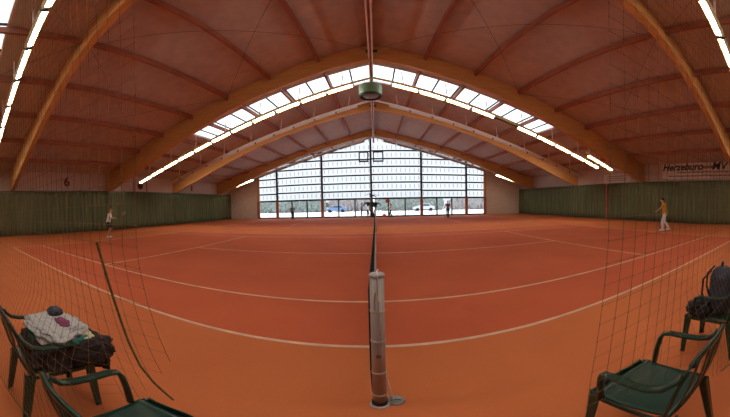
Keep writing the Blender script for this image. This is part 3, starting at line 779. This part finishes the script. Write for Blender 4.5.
    for sd in 'lr':
        hp, kn, an = J[sd + 'hip'], J[sd + 'kn'], J[sd + 'an']
        if legs == 'long': m.ring([hp + up_ * .04, hp - up_ * .05, hp.lerp(kn, .5), kn, kn.lerp(an, .5), an + up_ * .0], [.085, .096, .088, .074, .068, .062], 16)
        else: m.ring([hp + up_ * .04, hp - up_ * .05, hp.lerp(kn, .5), hp.lerp(kn, .78)], [.085, .098, .096, .098], 16)
    m.build('trousers' if legs == 'long' else 'shorts', bottom, r, smooth=True)
    for sd in 'lr':
        a, t = J[sd + 'an'], J[sd + 'toe']
        d = (t - a); d.z = 0; d = d.normalized() if d.length > .01 else Vector((0, 1, 0))
        sb = MB(); v = bmesh.ops.create_icosphere(sb.bm, subdivisions=3, radius=1)['verts']; sx = Vector((0, 0, 1)).cross(d)
        ce = a + d * .055
        for q in v:
            zz = max(q.co.z, -.55) * .06; p = ce + d * q.co.y * .145 + sx * q.co.x * .052; q.co = Vector((p.x, p.y, max(.0, a.z - .055 + zz)))
        sb.build('shoe', shoes, r, smooth=True)
    return r
def racket(label, a, b):
    """a: grip end, b: head centre (world)"""
    a, b = Vector(a), Vector(b); d = (b - a).normalized(); r = empty('tennis_racket', a, label=label, cat='racket', group='tennis rackets')
    sx = d.cross(Vector((0, 1, 0))); sx.normalize(); L = (b - a).length
    MB().ring([(0, 0, 0), d * .17], .016, 8).build('grip', 'black', r)
    MB().ring([d * .16, d * (L - .17)], .009, 6).build('throat', 'racket', r)
    c = d * L; MB().ring([c + d * .165 * math.cos(2 * PI * k / 24) + sx * .125 * math.sin(2 * PI * k / 24) for k in range(24)], .010, 6, closed=True).build('head_frame', 'racket', r)
    st = MB()
    for k in range(-5, 6):
        w1 = .16 * math.sqrt(1 - (k / 6.2) ** 2); st.ring([c + sx * k * .02 - d * w1, c + sx * k * .02 + d * w1], .0012, 4)
        w2 = .12 * math.sqrt(1 - (k / 6.2) ** 2); st.ring([c + d * k * .026 - sx * w2, c + d * k * .026 + sx * w2], .0012, 4)
    st.build('strings', 'tape', r)
# left player: white top, dark shorts, on the baseline, seen from the side, facing the net (+X)
rz = -.75
person('player in white shirt and dark shorts at the left baseline', (-13.07, 5.81, 0), rz, 1.72,
       dict(spine=(0, .03, 1.12), chest=(0, .08, 1.31), neck=(0, .12, 1.45), headc=(0, .15, 1.60), lsh=(-.175, .07, 1.39), rsh=(.175, .07, 1.39),
            lel=(-.22, .16, 1.16), lwr=(-.12, .38, 1.12), lpa=(-.08, .45, 1.13), rel=(.24, .14, 1.15), rwr=(.12, .38, 1.14), rpa=(.07, .45, 1.16),
            lkn=(-.12, .10, .49), rkn=(.12, .08, .49), lan=(-.13, -.02, .09), ran=(.14, -.04, .09), ltoe=(-.14, .13, .035), rtoe=(.15, .11, .035)),
       'white', 'short', 'navy', 'short', 'white', 'hair_fair')
racket('tennis racket held by the player in white at left', (-12.72, 6.10, 1.14), (-12.35, 6.42, 1.38))
# right player: mustard shirt, white trousers, walking, arm forward towards the net (-X)
rz = .7
person('player in mustard yellow shirt and white trousers at right', (12.85, 4.23, 0), rz, 1.78,
       dict(spine=(0, .0, 1.12), chest=(0, .05, 1.32), neck=(0, .09, 1.46), headc=(0, .13, 1.61), lsh=(-.175, .04, 1.40), rsh=(.175, .04, 1.40),
            lel=(-.22, .25, 1.22), lwr=(-.18, .46, 1.05), lpa=(-.17, .53, 1.01), rel=(.25, -.06, 1.13), rwr=(.24, .02, .90), rpa=(.24, .05, .83),
            lkn=(-.10, .14, .50), lan=(-.11, .12, .09), ltoe=(-.11, .27, .035), rkn=(.10, -.02, .50), ran=(.11, -.26, .11), rtoe=(.11, -.12, .035)),
       'mustard', 'short', 'white', 'long', 'white', 'hair_dark')
racket('tennis racket hanging from the hand of the player in mustard', (13.02, 4.45, .82), (13.12, 4.62, .36))
# far court
person('distant player in grey shirt and dark trousers, left of the far court', (-9.04, 25.6, 0), PI + .5, 1.62, dict(lel=(-.25, .12, 1.16), lwr=(-.15, .32, 1.1), lpa=(-.12, .38, 1.1)),
       'greyshirt', 'long', 'navy', 'long', 'black', 'hair_dark')
person('distant walking player in dusty red and blue, right of the far court', (7.32, 23.7, 0), PI - .4, 1.72,
       dict(lkn=(-.1, .16, .5), lan=(-.11, .2, .09), ltoe=(-.11, .35, .035), rkn=(.1, -.04, .5), ran=(.1, -.24, .1), rtoe=(.1, -.1, .035), rel=(.3, .08, 1.15), rwr=(.38, .25, 1.0), rpa=(.4, .3, .95)),
       'pinkshirt', 'long', 'black', 'long', 'black', 'hair_dark')
person('person in white shirt and black trousers by the glass door', (1.72, 27.3, 0), PI / 2, 1.55,
       dict(lel=(-.28, .15, 1.15), lwr=(-.2, .35, 1.2), lpa=(-.2, .4, 1.22), lkn=(-.1, .14, .5), lan=(-.1, .12, .09), ltoe=(-.1, .27, .035), ran=(.1, -.22, .09), rtoe=(.1, -.08, .035)),
       'white', 'long', 'black', 'long', 'black', 'hair_dark')
person('passer-by in blue outside the glazing left of the palm', (-1.7, 30.4, -.05), PI / 2, 1.7, None, 'blueshirt', 'long', 'navy', 'long', 'black', 'hair_dark', hands=False)
person('passer-by in white outside the glazing left of the palm', (-1.0, 30.6, -.05), -PI / 2, 1.7, dict(lkn=(-.1, .16, .5), lan=(-.11, .2, .09), ltoe=(-.11, .35, .035)), 'white', 'long', 'black', 'long', 'black', 'hair_fair', hands=False)

# ------------------------------------------------------------------ palm by the end wall
p = empty('potted_palm', (-.36, 27.55, 0), label='dark green potted palm standing before the glazed end wall', cat='palm')
MB().lathe([(.2, 0), (.28, .42), (.30, .44), (.26, .42), (.05, .40)], 24).build('pot', 'pot', p)
rnd = random.Random(11)
def crown(c, n, L, nm):
    b = MB()
    for k in range(n):
        a = 2 * PI * k / n + rnd.random() * .5; el = .2 + rnd.random() * .9; ln = L * (.45 if math.sin(a) > .5 else 1) * (.8 + .4 * rnd.random())
        d = Vector((math.cos(a), math.sin(a), 0)); pts = []
        for t in (0, .25, .5, .75, 1): pts.append(Vector(c) + d * ln * t * math.cos(el * (1 - t * .3)) + Vector((0, 0, ln * (math.sin(el) * t - .75 * t * t))))
        b.flat(pts, [.12, .34, .40, .3, .06], .012, Vector((0, 0, 1)).cross(d))
    b.build(nm, 'leaf', p)
for cx_, cy2, hh in ((0, 0, 2.45), (-.35, .05, 1.5), (.38, -.04, 1.45)):
    MB().ring([(cx_ * .3, cy2, .35), (cx_ * .8, cy2, hh * .6), (cx_, cy2, hh)], [.06, .045, .04], 10).build('stem', 'bark', p)
crown((0, 0, 2.45), 9, .8, 'leaf_crown'); crown((-.35, .05, 1.6), 24, .8, 'leaf_crown'); crown((.38, -.04, 1.5), 24, .8, 'leaf_crown')
# red disc sign on the door glass, low rail
d = MB().lathe([(.24, 0), (.24, .02)], 32).build('round_sign', 'redsign'); d.rotation_euler = (PI / 2, 0, 0); d.location = (1.44, 27.947, 1.82)
tag(d, 'faded red round sign on the glass right of the palm', 'sign')
tag(MB().blob((1.0, 27.6, .2), (.2, .16, .2), 3, .1, 2, 4, .2).build('sports_bag', 'redsign', smooth=True), 'faded red sports bag on the floor right of the palm', 'bag')

# ------------------------------------------------------------------ outside
g_ = MB().box((0, 28.3 + 35, -.15), (120, 70, .2)).build('ground', 'snow'); struct(g_)
def car(x, y, m, lab):
    r = empty('car', (x, y, -.05), label=lab, cat='car')
    body = [(-2.1, .35), (-2.15, .7), (-1.5, .92), (-.9, .98), (-.4, 1.42), (.9, 1.45), (1.5, 1.0), (2.1, .95), (2.15, .35)]
    MB().prism(body, 1, -.82, .82).build('body', m, r, bevel=.05, smooth=False)
    MB().prism([(-.75, 1.0), (-.35, 1.36), (.85, 1.38), (1.25, 1.0)], 1, -.84, .84).build('side_windows', 'glassdark', r)
    for a in (-1.35, 1.35):
        for s_ in (-1, 1):
            o = MB().lathe([(.12, -.1), (.32, -.1), (.32, .1), (.12, .1)], 20).build('wheel', 'tyre', r); o.rotation_euler = (PI / 2, 0, 0); o.location = (a, s_ * .76, .32)
car(-8.0, 52, 'carblue', 'blue car parked outside behind the left glazing')
car(9.6, 50, 'carsilver', 'silver car parked outside behind the walking player')
def hedge(x0, x1, y, h, m, lab, seed):
    r = random.Random(seed); b = MB(); x = x0
    while x < x1:
        rr_ = .7 + .5 * r.random(); b.blob((x, y + r.random() * .5, h * .5), (rr_, .8, h * (.45 + .2 * r.random())), 3, .5, 2.5, r.random() * 50); x += rr_ * .9
    tag(b.build('hedge', m), lab, 'hedge')
hedge(-30, -11.5, 56, 3.0, 'hedge', 'green hedge outside at the left end of the glazing', 1)
hedge(-9.5, -1.6, 57, 2.8, 'winter', 'brownish bare hedge outside left of the palm', 2)
hedge(.6, 15, 56, 2.9, 'hedge', 'grey green hedge outside right of the palm', 3)
hedge(17.5, 34, 55, 3.0, 'winter', 'brown hedge outside at the right end of the glazing', 4)
r = empty('bicycle_rail', (3.0, 30.2, -.05), label='low grey tubular rail outside the glass door', cat='rail')
for k in range(3):
    x = -.8 + k * .8; MB().ring([(x - .3, 0, 0), (x - .3, 0, .75), (x - .2, 0, .85), (x + .2, 0, .85), (x + .3, 0, .75), (x + .3, 0, 0)], .025, 8).build('hoop', 'steel', r)
def house(x, y, wd, h, lab, m='facade'):
    r = empty('house', (x, y, -.05), label=lab, cat='house')
    MB().box((0, 0, h / 2), (wd, 6, h)).build('walls', m, r)
    MB().prism([(-3.4, h), (3.4, h), (0, h + 2.2)], 0, -wd / 2 - .3, wd / 2 + .3).build('roof', 'roofdark', r)
    for k in range(int(wd / 3)):
        MB().box((-wd / 2 + 1.5 + k * 3, -3.02, 1.6), (1.2, .08, 1.2)).build('window_pane', 'glassdark', r)
house(-16, 68, 14, 3.2, 'pale low house far outside behind the left glazing')
house(12, 67, 18, 3.2, 'pale low house far outside behind the right glazing')
